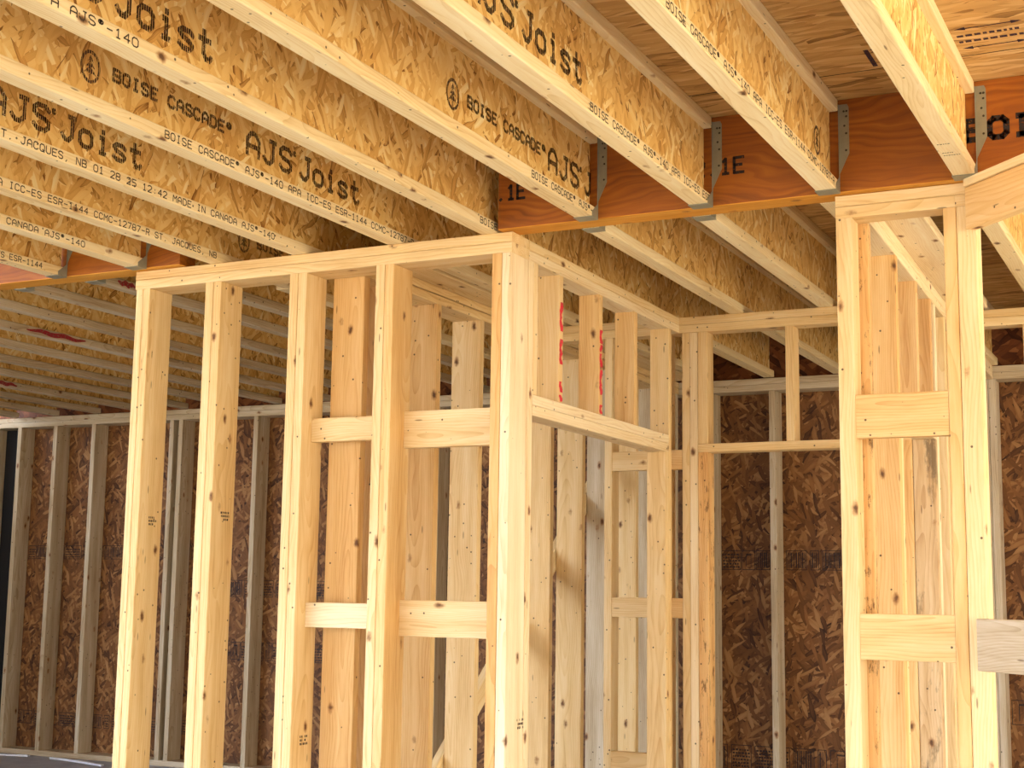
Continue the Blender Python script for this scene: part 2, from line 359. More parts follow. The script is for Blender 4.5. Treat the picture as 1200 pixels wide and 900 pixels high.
ceil = bpy.data.objects['ceiling']; wallb = bpy.data.objects['wall_back']

# ------------------------------------------------------------------ floor joists
FW, FH, JD = .0635, .038, .302
def joist(label, xr, y0, y1, group, wood='flange'):
    """I-joist: two flanges and a strand board web; xr is its right-hand flange face"""
    t = empty('floor_joist', (xr-FW/2, (y0+y1)/2, H)); tag(t, label, 'joist', group)
    bar('bottom_flange', xr-FW, xr, y0, y1, H, H+FH, 'y', wood, t)
    bar('top_flange', xr-FW, xr, y0, y1, H+JD-FH, H+JD, 'y', wood, t)
    c = xr-FW/2
    plain_box('web', c-.0048, c+.0048, y0, y1, H+FH-.006, H+JD-FH+.006, 'web', t)
    return t
def web_print(t, xr, y_logo=None, y_ajs=None, boise=True, joist_w=.40):
    X = xr-FW/2+.0048
    if y_logo is not None:
        tree_emblem(t, X, y_logo, 1.374, .046)
        if boise: letters_xface(t, 'BOISE CASCADE®', X, y_logo+.09, 1.366, .032, .525, bold=.45)
    if y_ajs is not None:
        letters_xface(t, 'AJS', X, y_ajs, 1.334, .072, .235, bold=.22)
        letters_xface(t, '®', X, y_ajs+.243, 1.375, .034)
        letters_xface(t, 'Joist', X, y_ajs+.29, 1.334, .072, .355, bold=.22)
FT = 'BOISE CASCADE® AJS®-140 APA ICC-ES ESR-1144 CCMC-12787-R ST. JACQUES, NB 01 28 25 12:42 MADE IN CANADA AJS®-140'
def flange_print(t, xr, body, y, width=None):
    letters_xface(t, body, xr, y, H+.008, .021, width, 'ink_fine', bold=.10)
YJ = 4.362
GN = 'printed joists of the near bay'
jA = joist('rightmost joist over the near bay, its underside bright and stamped, above right-hand doorway', -.611, -2.5, YJ, GN)
jB = joist('joist with fine flange printing, ending just above the right-hand wall corner', -1.025, -2.5, YJ, GN)
jC = joist('joist hung second left of the right-hand wall corner, large print at top centre', -1.44, -2.5, YJ, GN)
jD = joist('joist with ringed tree emblem hung on the orange beam nearest closet corner', -1.845, -2.5, YJ, GN)
jE = joist('joist passing right over the closet corner, large print at the top left', -2.243, -2.5, 4.538, GN)
jF = joist('joist with both tree emblem and complete large print, over the closet front wall', -2.63, -2.5, 4.538, GN)
jG = joist('joist with large print at left picture edge, landing mid closet front wall', -3.05, -2.5, 4.538, GN)
jH = joist('joist landing between the two leftmost doubled studs of closet front wall', -3.435, -2.5, 4.90, GN)
jI = joist('joist ending in steel hanger right beside the closet front wall left end', -3.785, -2.5, YJ, GN)
jJ = joist('leftmost joist reaching the orange beam in view, faint flange print', -4.20, -2.5, YJ, GN)
web_print(jB, -1.025, 4.20, None, False)
web_print(jC, -1.44, 2.0, 2.71)
web_print(jD, -1.845, 3.388, 4.03, True)
web_print(jE, -2.243, 1.48, 2.18)
web_print(jF, -2.63, 2.805, 3.50)
web_print(jG, -3.05, 2.145, 2.855)
web_print(jH, -3.435, 4.566, None)
flange_print(jB, -1.025, 'BOISE CASCADE® AJS®-140 APA ICC-ES ESR-1144 CCMC-12787-R', 2.80, 1.50)
flange_print(jC, -1.44, 'BOISE CASCADE® AJS®-140 APA ICC-ES ESR', 3.355, .985)
flange_print(jD, -1.845, 'BOISE CASCADE® AJS®-1', 3.85, .50)
flange_print(jE, -2.243, 'APA AJS®-140', 2.18, .34); flange_print(jE, -2.243, 'BOISE', 4.275, .125)
flange_print(jF, -2.63, 'BOISE CASCADE® AJS®-140 APA ICC-ES ESR-1144 CCMC-12787-R', 3.085, 1.40)
flange_print(jG, -3.05, 'ST. JACQUES, NB 01 28 25 12:42 MADE IN CANADA AJS®-140', 2.86, 1.34)
flange_print(jH, -3.435, 'APA ICC-ES ESR-1144 CCMC-12787-R ST. JACQUES, NB', 3.20, 1.16)
flange_print(jI, -3.785, 'MADE IN CANADA AJS®-140', 3.42, .60)
flange_print(jJ, -4.20, 'ICC-ES ESR-1144', 3.90, .33)
# stamp lines under the rightmost joist
for (yy, ww) in ((4.10, .045), (4.075, .03), (3.99, .035)):
    bm = bmesh.new()
    x = -.663
    while x < -.663+ww:
        w = random.uniform(.003, .007); poly_add(bm, [(x, 0, 0), (x, .006, 0), (x+w, .006, 0), (x+w, 0, 0)]); x += w+.0025
    o = obj('printed_stamp', bm_mesh(bm, 'printed_stamp'), M['ink_solid'], jA); o.location = Vector((0, yy, H-.0006+ZC))-jA.location
# far bay, behind the beam
far_right = [(-.626, 'far joist crossing the right-hand doorway opening, pale underside'),
             (-1.05, 'far joist hidden mostly behind the right-hand wall corner post'),
             (-1.478, 'far joist second from right in dim bay behind beam, ending over bare header'),
             (-1.88, 'far joist nearest closet corner, hung on the back of the orange beam')]
YF0 = 4.472
for x, l in far_right: joist(l, x, YF0, 8.04, 'joists of the far bay right')
ords = ['first', 'second', 'third', 'fourth', 'fifth', 'sixth', 'seventh', 'eighth', 'ninth', 'tenth', 'eleventh', 'twelfth']
farL = [-3.80, -4.126, -4.52, -4.92, -5.32, -5.72, -6.12, -6.52, -6.92, -7.32, -7.72, -8.12]
fj = []
for i, x in enumerate(farL):
    fj.append(joist('%s joist of the dim back room, counted leftward from the closet left post' % ords[i], x, YF0, 8.04, 'joists of the far bay left', 'pine_grey'))

for x, l in ((-2.285, 'joist over the closet doorway wall, behind the corner'), (-2.655, 'stamped joist underside seen in the closet through the front bay'),
             (-3.09, 'joist beside the closet left wall plate, dark inside')):
    joist(l, x, 4.542, 8.04, 'joists over the closet')
joist('joist of the back bay lapped over the second doubled stud', -3.48, 4.91, 8.04, 'joists over the closet')
board('flat nailer board lying on the closet left wall plate', -2.995, -2.745, 4.56, 8.0, H+.0005, H+.038, 'y', 'pine', 'nailer_board', 'board')
# ------------------------------------------------------------------ beams
def beam(label, x0, x1):
    t = empty('laminated_beam', ((x0+x1)/2, 4.4175, H)); tag(t, label, 'beam')
    e = bar('lower_edge', x0, x1, 4.37, 4.465, H+.001, H+.004, 'x', 'lvl_edge', t, 0)
    plain_box('ply', x0, x1, 4.37, 4.417, H+.004, H+JD-.001, 'lvl', t)
    plain_box('ply', x0, x1, 4.418, 4.465, H+.004, H+JD-.001, 'lvl', t)
    return t
bR = beam('orange laminated beam from the closet corner across to the right picture edge', -2.222, 2.2)
bL = beam('orange laminated beam left of the closet wall, at the left picture edge', -8.6, -3.62)
for x, s in ((-2.226, '.1E'), (-1.50, '2.1E'), ):
    letters_yface(bR, s, x+.0, 4.37, 1.356, .050, .105 if s == '.1E' else .165, 'ink_solid', bold=.18)
letters_yface(bR, 'BOISE', -.640, 4.37, 1.370, .058, .325, 'ink_solid', bold=.55)

# ------------------------------------------------------------------ joist hangers
def plate_mesh(pts, th, axis):
    """thin bent-steel plate: outline pts in a plane, thickness th along axis"""
    bm = bmesh.new()
    if axis == 'y': lo = [bm.verts.new((a, 0, b)) for a, b in pts]; hi = [bm.verts.new((a, th, b)) for a, b in pts]
    else: lo = [bm.verts.new((0, a, b)) for a, b in pts]; hi = [bm.verts.new((th, a, b)) for a, b in pts]
    n = len(pts); bm.faces.new(lo); bm.faces.new(hi[::-1])
    for i in range(n): bm.faces.new((lo[i], lo[(i+1) % n], hi[(i+1) % n], hi[i]))
    bmesh.ops.recalc_face_normals(bm, faces=bm.faces)
    return bm_mesh(bm, 'plate')
def hanger(label, xr, back=False, group='joist hangers on the front of the beams', nails=True):
    s = -1 if not back else 1
    yf = 4.369 if not back else 4.466                      # beam face it is nailed to
    t = empty('joist_hanger', (xr-FW/2, yf, H)); tag(t, label, 'hanger', group)
    L = t.location
    a, b = sorted((yf, yf+s*.055))
    plain_box('seat', xr-FW-.002, xr+.002, a, b, H-.0025, H-.0005, 'zinc', t)
    for side in (-1, 1):
        x = xr+.0004 if side == 1 else xr-FW-.0019
        y0, y1 = 0, s*.05
        o = obj('side_plate', plate_mesh([(y0, -.002), (y1, -.002), (y1, .016), (y1*.14, .05), (y1*.14, .285), (y0, .285)], .0015, 'x'), M['zinc'], t)
        o.location = Vector((x, yf, H+ZC))-L
        w = .031*side
        x2 = xr+.0019 if side == 1 else xr-FW-.0019
        f = obj('face_flange', plate_mesh([(0, .06), (w, .125), (w, .275), (w*.85, .285), (0, .285)], s*.0015, 'y'), M['zinc'], t)
        f.location = Vector((x2, yf, H+ZC))-L
        if side == 1 and nails:
            for k, (u, v) in enumerate(((.5, .262), (.75, .245), (.55, .215), (.72, .19), (.68, .135), (.78, .262))):
                bm = bmesh.new(); bmesh.ops.create_uvsphere(bm, u_segments=8, v_segments=5, radius=.0036)
                bmesh.ops.scale(bm, vec=(1, .5, 1), verts=bm.verts)
                nn = obj('nail', bm_mesh(bm, 'nail'), M['nail'], f); nn.location = (w*u, s*.002, v)
    return t
hanger('steel hanger holding the rightmost joist, light flange beside the black beam lettering', -.611)
hanger('steel hanger directly above the right-hand wall corner', -1.025)
hanger('steel hanger covering part of the beam print, second left of the right-hand wall corner', -1.44)
hanger('steel hanger on the orange beam nearest the closet corner', -1.845)
hanger('shiny steel hanger right beside the closet wall left end', -3.785)
hanger('shiny steel hanger at the left, farther from the closet wall end', -4.20)
for x, l in ((-.626, 'hanger seat behind the beam by the right-hand doorway'), (-1.478, 'hanger seat peeking out behind the beam, midway between closet and right-hand wall'),
             (-1.88, 'hanger seat peeking out behind the beam nearest the closet corner'), (-4.126, 'hanger seat behind the left beam, close to the closet wall end'),
             (-4.52, 'hanger seat behind the left beam, at the far left')):
    hanger(l, x, True, 'joist hangers on the back of the beams', False)

# ------------------------------------------------------------------ closet front wall (double 2x6 studs)
ZP = 1.176
Y0, Y1 = 4.40, 4.54
board('upper top plate along the closet front wall, under the printed joists', -3.861, -2.182, Y0, Y1, ZP+.038, H-.0005, 'x', 'pine', 'top_plate', 'plate')
board('lower top plate along the closet front wall, nailed over the doubled studs', -3.861, -2.182, Y0, Y1, ZP, ZP+.0375, 'x', 'pine', 'top_plate', 'plate')
GF = 'doubled studs of the closet front wall'
def pair(x, w, la, lb, m1, m2, y1=Y1):
    board(la, x, x+w-.0005, Y0, y1, FL+.0385, ZP-.0005, 'z', m1, group=GF)
    board(lb, x+w+.0005, x+2*w, Y0+.001, y1-.001, FL+.0385, ZP-.0005, 'z', m2, group=GF)
pair(-3.856, .034, 'outer left board of the doubled stud ending the closet front wall', 'knotty right board of the doubled stud ending the closet front wall', 'pine', 'pine')
pair(-3.512, .038, 'left board of the second doubled stud from closet wall left end', 'wide right board of the second doubled stud from closet wall left end', 'pine', 'pine')
pair(-3.116, .038, 'left board of the doubled stud left of the narrow blocking boards', 'wide right board of the doubled stud left of the narrow blocking boards', 'pine', 'pine')
pair(-2.736, .038, 'left board of the doubled stud left of the wide blocking boards', 'orange right board of the doubled stud left of the wide blocking boards', 'pine', 'pine_orange')
pair(-2.259, .038, 'left board of the closet corner post, orange with a split bark edge', 'wide pale right board of the bright closet corner post', 'pine_orange', 'pine_pale')
GB = 'blocking boards of the closet front wall'
board('narrow upper blocking board, in the closet front wall bay left of centre', -3.0395, -2.737, 4.467, 4.505, .543, .632, 'x', 'pine', 'blocking_board', 'blocking', GB)
board('narrow lower blocking board, in the closet front wall bay left of centre', -3.0395, -2.737, 4.467, 4.505, -.138, -.048, 'x', 'pine_pale', 'blocking_board', 'blocking', GB)
board('wide upper blocking board between orange stud and closet corner post', -2.6595, -2.2595, 4.50, 4.538, .512, .646, 'x', 'pine', 'blocking_board', 'blocking', GB)
board('wide lower blocking board between orange stud and closet corner post', -2.6595, -2.2595, 4.50, 4.538, -.162, -.034, 'x', 'pine', 'blocking_board', 'blocking', GB)
board('bottom plate under the closet front wall studs', -3.861, -2.182, Y0, Y1, FL, FL+.038, 'x', 'pine', 'bottom_plate', 'plate')

# ------------------------------------------------------------------ closet side wall with the door head (2x4)
XS0, XS1 = -2.269, -2.180
board('upper top plate along the closet doorway wall, cracked', XS0, XS1, 4.5405, 6.1245, ZP+.038, H-.0005, 'y', 'pine', 'top_plate', 'plate')
board('lower top plate along the closet doorway wall above red-marked studs', XS0, XS1, 4.5405, 6.1245, ZP, ZP+.0375, 'y', 'pine_pale', 'top_plate', 'plate')
ZHD = .697
GC = 'short studs over the closet doorway'
board('narrow stud beside closet corner post, edge facing the doorway', XS0, XS1, 4.5405, 4.578, FL+.001, ZP-.0005, 'z', 'pine_pale', group=GC)
board('short stud resting on the door head, against the closet corner post', XS0, XS1, 4.5785, 4.616, ZHD+.0005, ZP-.0005, 'z', 'pine', group=GC)
c1 = board('short stud over closet doorway with red paint, nearest the corner post', XS0, XS1, 4.80, 4.838, ZHD+.0005, ZP-.0005, 'z', 'pine', group=GC)
c2 = board('second short stud over closet doorway, cathedral grain and red paint', XS0, XS1, 5.185, 5.223, ZHD+.0005, ZP-.0005, 'z', 'pine_orange', group=GC)
board('third short stud over closet doorway, orange, without any paint', XS0, XS1, 5.565, 5.603, ZHD+.0005, ZP-.0005, 'z', 'pine_orange', group=GC)
board('full-height post at the far side of the closet doorway', XS0, XS1, 5.983, 6.021, FL+.001, ZP-.0005, 'z', 'pine', group=GC)
board('jamb stud under the door head, against far closet doorway post', XS0, XS1, 5.9445, 5.9825, FL+.001, .6205, 'z', 'pine', group=GC)
board('upper board of the flat door head over the closet doorway', XS0, XS1, 4.5785, 5.9825, .6595, .697, 'y', 'pine_pale', 'door_head', 'door head')
board('lower board of the flat door head over the closet doorway', XS0, XS1, 4.5785, 5.9825, .621, .659, 'y', 'pine_pale', 'door_head', 'door head')
def red_marks(par, y, segs):
    for z0, z1, kind in segs:
        bm = bmesh.new(); n = 12; L = []; R = []
        for i in range(n+1):
            u = i/n; z = z0+(z1-z0)*u
            cx = .006*math.sin(u*5+kind); w = .006+.008*abs(math.sin(u*3.1+kind*.7))+random.uniform(0, .002)
            L.append((0, max(-.0165, cx-w), z)); R.append((0, min(.0165, cx+w), z))
        for i in range(n): poly_add(bm, [L[i], R[i], R[i+1], L[i+1]])
        o = obj('red_paint_mark', bm_mesh(bm, 'red_paint_mark'), M['red'], par)
        o.matrix_local = par.matrix_basis.inverted() @ Matrix.Translation((XS1+.0006, y, ZC))
red_marks(c1, 4.819, [(.70, .725, 0), (.735, .775, 1), (.84, .885, 2), (.885, .935, 3), (.965, 1.02, 1), (1.02, 1.075, 4)])
red_marks(c2, 5.204, [(.70, .735, 2), (.775, .81, 0), (.81, .875, 3), (.885, .94, 1), (.945, .975, 4), (.98, 1.035, 2)])

# ------------------------------------------------------------------ closet rear wall and the doorway beyond (2x4 along X)
YC0, YC1 = 6.125, 6.214
board('upper top plate of the wall behind the closet, running right over bare header', -2.869, -1.106, YC0, YC1, ZP+.038, H-.0005, 'x', 'pine', 'top_plate', 'plate')
board('lower top plate of the wall behind the closet, running right over bare header', -2.869, -1.106, YC0, YC1, ZP, ZP+.0375, 'x', 'pine', 'top_plate', 'plate')
GR = 'studs of the wall behind the closet'
board('narrow orange stud in closet rear, left of the three blocking boards', -2.546, -2.508, YC0, YC1, FL+.001, ZP-.0005, 'z', 'pine', group=GR)
board('corner stud of the closet rear wall behind the doorway post', -2.269, -2.231, YC0, YC1, FL+.001, ZP-.0005, 'z', 'pine', group=GR)
for x, l, mt in ((-2.168, 'left board of the tripled stud right of the closet', 'pine'), (-2.131, 'middle board of the tripled stud right of the closet', 'pine_pale')):
    board(l, x, x+.0365, YC0, YC1, FL+.001, ZP-.0005, 'z', mt, group=GR)
board('right upper board of the tripled stud, above the thin header', -2.094, -2.048, YC0, YC1, .6685, ZP-.0005, 'z', 'pine', group=GR)
board('right lower board of the tripled stud, bark along its edge', -2.094, -2.048, YC0, YC1, FL+.001, .630, 'z', 'pine_bark', group=GR)
board('thin header across the back doorway right of the closet', -2.094, -1.106, YC0, YC1, .6305, .668, 'x', 'pine', 'door_head', 'door head')
board('single short stud standing on the thin header right of the closet', -1.690, -1.652, YC0, YC1, .6685, ZP-.0005, 'z', 'pine', group=GR)
GK = 'blocking boards at the closet rear'
for z0, z1, w in ((.556, .645, 'upper'), (-.105, -.017, 'middle'), (-.79, -.698, 'lowest')):
    board('%s blocking board in closet rear, left of doorway post' % w, -2.5075, -2.2695, YC0+.003, YC0+.041, z0, z1, 'x', 'pine', 'blocking_board', 'blocking', GK)
    if w != 'lowest':
        board('%s blocking piece between the doorway post and tripled stud' % w, -2.2305, -2.1685, YC0+.003, YC0+.041, z0, z1, 'x', 'pine_orange', 'blocking_board', 'blocking', GK)

# ------------------------------------------------------------------ closet left wall (2x6 along Y)
XL0, XL1 = -3.010, -2.870
board('upper top plate of the closet left wall, dark gap below', XL0, XL1, 4.5405, 8.05, ZP+.040, H-.0005, 'y', 'pine', 'top_plate', 'plate')
board('lower top plate of the closet left wall', XL0, XL1, 4.5405, 8.05, ZP, ZP+.0365, 'y', 'pine', 'top_plate', 'plate')
GL = 'wide studs of the closet left wall'
for y, l, mt in ((4.5405, 'wide orange stud right behind the closet front wall, left bay', 'pine_orange'),
                 (4.71, 'shaded stud just right of the wide orange stud in left bay', 'pine_orange'),
                 (5.105, 'wide stud with dark gouges behind the wide blocking boards', 'pine_orange'),
                 (5.49, 'wide stud behind wide blocking boards, nearest the corner post left side', 'pine'),
                 (6.24, 'closet stud peeking out right of the corner post', 'pine'),
                 (6.62, 'wide grey-tan stud seen centrally through the closet doorway', 'pine'),
                 (7.00, 'stud right of the central one through the closet doorway', 'pine_grey'),
                 (7.36, 'stud behind the closet rear blocking boards, knotty', 'pine'),
                 (7.74, 'greyish stud just left of doorway post, deep inside', 'pine_grey'),
                 (8.00, 'last stud of closet left wall, against the back wall', 'pine_grey')):
    board(l, XL0, XL1, y, y+.038, FL+.001, ZP-.0005, 'z', mt, group=GL)
def slant(label, p, q, w, th, mat, name='diagonal_brace', cat='brace', group=None, normal=(1, 0, 0)):
    p, q = Vector((p[0], p[1], p[2]+ZC)), Vector((q[0], q[1], q[2]+ZC)); d = (q-p); L = d.length; z = d.normalized(); n = Vector(normal); n = (n-z*n.dot(z)).normalized(); y = z.cross(n)
    o = obj(name, box_mesh(name, th, w, L), M[mat])
    mt = Matrix((n, y, z)).transposed().to_4x4(); mt.translation = (p+q)/2
    o.matrix_world = mt
    return tag(o, label, cat, group)
slant('slanting brace board low behind the closet studs', (-3.032, 4.98, -1.15), (-3.032, 7.22, .64), .089, .038, 'pine')

# ------------------------------------------------------------------ right-hand wall corner (2x4)
XR0, XR1 = -1.047, -.958
board('upper top plate of short wall below the beam at right', -1.047, -.648, 4.40, 4.489, ZP+.038, H-.0005, 'x', 'pine', 'top_plate', 'plate')
board('lower top plate of short wall below the beam at right', -1.047, -.683, 4.40, 4.489, ZP, ZP+.0375, 'x', 'pine', 'top_plate', 'plate')
board('end piece of the lower plate beside the angled header', -.6825, -.648, 4.40, 4.489, ZP, ZP+.0375, 'x', 'pine', 'top_plate', 'plate')
GP = 'studs of the short wall at right'
board('tall pale end stud of the right-hand wall corner', -1.047, -.996, 4.40, 4.489, FL+.001, ZP-.0005, 'z', 'pine', group=GP)
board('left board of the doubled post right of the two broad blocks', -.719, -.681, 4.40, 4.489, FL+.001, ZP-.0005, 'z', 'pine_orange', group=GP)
board('right board of the doubled post, carrying the angled header', -.680, -.622, 4.40, 4.489, FL+.001, ZP-.0005, 'z', 'pine', group=GP)
GQ = 'broad blocks of the right-hand wall corner'
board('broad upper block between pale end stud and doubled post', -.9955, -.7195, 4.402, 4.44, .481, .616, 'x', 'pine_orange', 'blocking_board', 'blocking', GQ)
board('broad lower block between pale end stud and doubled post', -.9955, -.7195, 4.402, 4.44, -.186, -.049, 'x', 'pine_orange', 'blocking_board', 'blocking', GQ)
LEAN = -.034                                             # the long wall runs slightly out of square
def xr(y): return LEAN*(y-4.49)
GW = 'studs of the long right-hand wall'
def rboard(label, y0, y1, z0, z1, mat, dx0=0, dx1=0, name='wall_stud', cat='stud', group=GW):
    return board(label, XR0+xr(y0)+dx0, XR1+xr(y0)+dx1, y0, y1, z0, z1, 'z', mat, name, cat, group)
def rplate(label, y0, y1, z0, z1, mat, name='top_plate', cat='plate'):
    xm = (XR0+XR1)/2; zm = (z0+z1)/2
    return slant(label, (xm+xr(y0), y0, zm), (xm+xr(y1), y1, zm), .089, z1-z0, mat, name, cat, None, (0, 0, 1))
rplate('upper top plate of the long right-hand wall running to the back', 4.492, 8.05, ZP+.038, H-.0005, 'pine_pale')
rplate('lower top plate of the long right-hand wall running to the back', 4.492, 8.05, ZP, ZP+.0375, 'pine_pale')
slant('flat nailer board on top of the long right-hand wall plate', (-.915, 4.50, H+.0195), (-.955, 6.42, H+.0195), .16, .037, 'pine_pale', 'nailer_board', 'board', None, (0, 0, 1))
rboard('orange barky stud with round knots, directly behind the pale end stud', 4.4895, 4.5275, FL+.001, ZP-.0005, 'pine_bark', 0, -.008)
rboard('wide tan stud second behind the pale end stud', 4.95, 4.988, FL+.001, ZP-.0005, 'pine_orange')  # darker wood picked here to imitate the shade behind the end stud
rboard('jamb stud under right-hand wall door head, facing side', 4.9885, 5.026, FL+.001, .6215, 'pine')
rboard('first short stud above the right-hand wall door head', 5.40, 5.438, .6975, ZP-.0005, 'pine_shaded')
rboard('second short stud above the right-hand wall door head', 5.75, 5.788, .6975, ZP-.0005, 'pine_shaded')
rboard('mould-stained jamb stud at the far side of right-hand wall doorway', 5.805, 5.843, FL+.001, .6215, 'pine_mold')
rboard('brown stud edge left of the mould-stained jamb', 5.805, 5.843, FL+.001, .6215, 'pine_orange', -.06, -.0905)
rboard('full-height stud ending the right-hand wall door head', 5.862, 5.90, FL+.001, ZP-.0005, 'pine_pale')
rboard('far full-height stud of the right-hand wall', 6.16, 6.198, FL+.001, ZP-.0005, 'pine')
rboard('farther full-height stud of the right-hand wall, by the doubled post', 6.50, 6.538, FL+.001, ZP-.0005, 'pine')
rplate('upper board of the right-hand wall door head', 5.0, 5.858, .660, .697, 'pine_pale', 'door_head', 'door head')
rplate('lower board of the right-hand wall door head', 5.0, 5.858, .622, .6595, 'pine_pale', 'door_head', 'door head')

# angled wall at the right edge (45 degrees)
s = math.sqrt(.5)
def angled(label, px, py, L, z0, z1, mat, name, cat, th=.038):
    d = Vector((s, -s, 0)); n = Vector((s, s, 0))
    c = Vector((px, py, (z0+z1)/2+ZC)) + d*L/2 + n*th/2
    o = obj(name, box_mesh(name, th, z1-z0, L), M[mat])
    mt = Matrix((n, -Vector((0, 0, 1)), d)).transposed().to_4x4()
    if mt.determinant() < 0: mt = Matrix((n, Vector((0, 0, 1)), d)).transposed().to_4x4()
    mt.translation = c; o.matrix_world = mt
    return tag(o, label, cat)
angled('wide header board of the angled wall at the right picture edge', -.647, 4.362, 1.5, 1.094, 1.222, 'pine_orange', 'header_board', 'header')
angled('flat plate on top of the angled header at the right edge', -.650, 4.356, 1.5, 1.2225, 1.249, 'pine', 'top_plate', 'plate', .045)
angled('knotty cut board nailed across the doubled post at the right edge', -.652, 4.357, 1.5, -.205, -.057, 'pine_grey', 'sill_board', 'board')
d = Vector((s, -s, 0))
pe = Vector((-.65, 4.36, 0))+d*1.40
slant('post of the angled wall just outside the right edge', (pe.x+.045, pe.y+.045, FL+.001), (pe.x+.045, pe.y+.045, 1.2215), .089, .038, 'pine', 'wall_stud', 'stud', None, (s, s, 0))

# partition at the right, behind the doorway
YPT = 6.45
board('upper plate of the partition seen through the right-hand doorway', -.9575, 1.6, YPT, YPT+.089, ZP+.038, H-.0005, 'x', 'pine', 'top_plate', 'plate')
board('lower plate of the partition seen through the right-hand doorway', -.9575, 1.6, YPT, YPT+.089, ZP, ZP+.0375, 'x', 'pine', 'top_plate', 'plate')
board('partition stud at the right picture edge behind the sill board', -.735, -.697, YPT, YPT+.089, FL+.001, ZP-.0005, 'z', 'pine')

# ------------------------------------------------------------------ back wall framing (2x6)
YB1 = YB+.14
structure_boards = []
board('upper top plate of the back wall, whitish', -8.6, 2.6, YB, YB1, ZP+.038, H-.0005, 'x', 'pine_grey', 'top_plate', 'plate')
board('lower top plate of the back wall', -8.6, 2.6, YB, YB1, ZP, ZP+.0375, 'x', 'pine_grey', 'top_plate', 'plate')
board('bottom plate of the back wall on the grey floor', -8.6, 2.6, YB, YB1, FL, FL+.038, 'x', 'pine_grey', 'bottom_plate', 'plate')
GBK = 'studs of the back wall'
bs = [(-8.43, 'back wall stud at the extreme left edge beside the black gap'),
      (-8.142, 'back wall stud right of the black gap, leftmost of three open ones'),
      (-7.787, 'back wall stud in the middle of the three at left'),
      (-7.417, 'back wall stud just left of the closet front wall'),
      (-6.695, 'back wall stud, thin edge showing between the first two doubled studs'),
      (-6.615, 'pale bluish back wall stud between the first two doubled studs'),
      (-5.965, 'back wall stud between the second and third doubled studs'),
      (-4.535, 'shadowed back wall stud seen between the two wide blocking-bay studs'),
      (-2.697, 'back wall stud nearest the tripled stud, in back doorway'),
      (-2.325, 'back wall stud in the middle of the back doorway'),
      (-1.145, 'left board of the paired back wall studs at right'),
      (-1.106, 'right board of the paired back wall studs at right')]
for x, l in bs:
    board(l, x, x+.0375, YB, YB1, FL+.0385, ZP-.0005, 'z', 'pine_grey', group=GBK)
board('small upper block beside the back doorway stud', -2.80, -2.6975, YB+.002, YB+.04, .40, .49, 'x', 'pine_grey', 'blocking_board', 'blocking')
board('small middle block beside the back doorway stud', -2.80, -2.6975, YB+.002, YB+.04, -.21, -.10, 'x', 'pine_grey', 'blocking_board', 'blocking')
board('small lower block beside the back doorway stud', -2.80, -2.6975, YB+.002, YB+.04, -.78, -.66, 'x', 'pine_grey', 'blocking_board', 'blocking')

# printed stamps on the sheathing
def panel_stamp(x0, x1, z0, z1, seed):
    r = random.Random(seed); bm = bmesh.new()
    def rect(a, b, c, d): poly_add(bm, [(a, 0, c), (b, 0, c), (b, 0, d), (a, 0, d)])
    h = z1-z0; x = x0
    while x < x1-.02:
        w = min(r.choice((.05, .08, .12, .16)), x1-x); e = .004
        rect(x, x+w, z0, z0+e); rect(x, x+w, z1-e, z1); rect(x, x+e, z0+e, z1-e); rect(x+w-e, x+w, z0+e, z1-e)
        kind = r.random(); u = x+.009
        if kind < .5:
            while u < x+w-.012:
                bw = r.choice((.003, .005, .008)); rect(u, u+bw, z0+.012, z1-.012); u += bw+r.choice((.004, .006))
        elif kind < .8:
            v = z0+.012
            while v < z1-.02:
                u = x+.009
                while u < x+w-.016:
                    bw = r.uniform(.006, .016); rect(u, min(u+bw, x+w-.008), v, v+.010); u += bw+.005
                v += .018
        else: rect(x+w*.3, x+w*.34, z0+.02, z1-.02); rect(x+w*.66, x+w*.7, z0+.02, z1-.02); rect(x+w*.34, x+w*.66, z1-.03, z1-.02)
        x += w+r.choice((.004, .02))
    o = obj('printed_stamp', bm_mesh(bm, 'printed_stamp'), M['ink_solid'], wallb)
    o.location = Vector((0, YB+.1402, ZC))-wallb.location
panel_stamp(-8.1, -6.2, .195, .295, 1); panel_stamp(-8.1, -6.3, -1.01, -.915, 2)
panel_stamp(-6.55, -5.2, -.06, .055, 3); panel_stamp(-6.55, -5.2, -.487, -.366, 4)
panel_stamp(-2.66, -1.2, .147, .26, 5); panel_stamp(-2.68, -1.2, -.985, -.85, 6)
panel_stamp(-1.06, -.2, -.66, -.53, 7)
def deck_mark(x0, x1, y0, y1, kind):
    bm = bmesh.new()
    def rect(a, b, c, d): poly_add(bm, [(a, c, 0), (a, d, 0), (b, d, 0), (b, c, 0)])
    if kind == 'arrows':
        for y, tip in ((y0, 1), (y1, 1)):
            rect(x0+.02, x1-.02, y, y+.006)
            poly_add(bm, [(x0, y+.003, 0), (x0+.03, y+.015, 0), (x0+.03, y-.009, 0)]); poly_add(bm, [(x1, y+.003, 0), (x1-.03, y-.009, 0), (x1-.03, y+.015, 0)])
        for y in (y0+(y1-y0)*.32, y0+(y1-y0)*.62):
            x = x0
            while x < x1-.01:
                w = random.uniform(.008, .02); rect(x, x+w, y, y+.016); x += w+.006
    else:
        rect(x0, x0+.014, y0, y1); rect(x0+.02, x1, y0, y0+.008); rect(x0+.02, x1, y0+.02, y0+.028); rect(x0+.03, x0+.08, y0+.06, y0+.072); rect(x0+.09, x1, y0+.095, y0+.104)
    o = obj('printed_stamp', bm_mesh(bm, 'printed_stamp'), M['ink_purple'], ceil)
    o.location = Vector((0, 0, H+.3014+ZC))-ceil.location
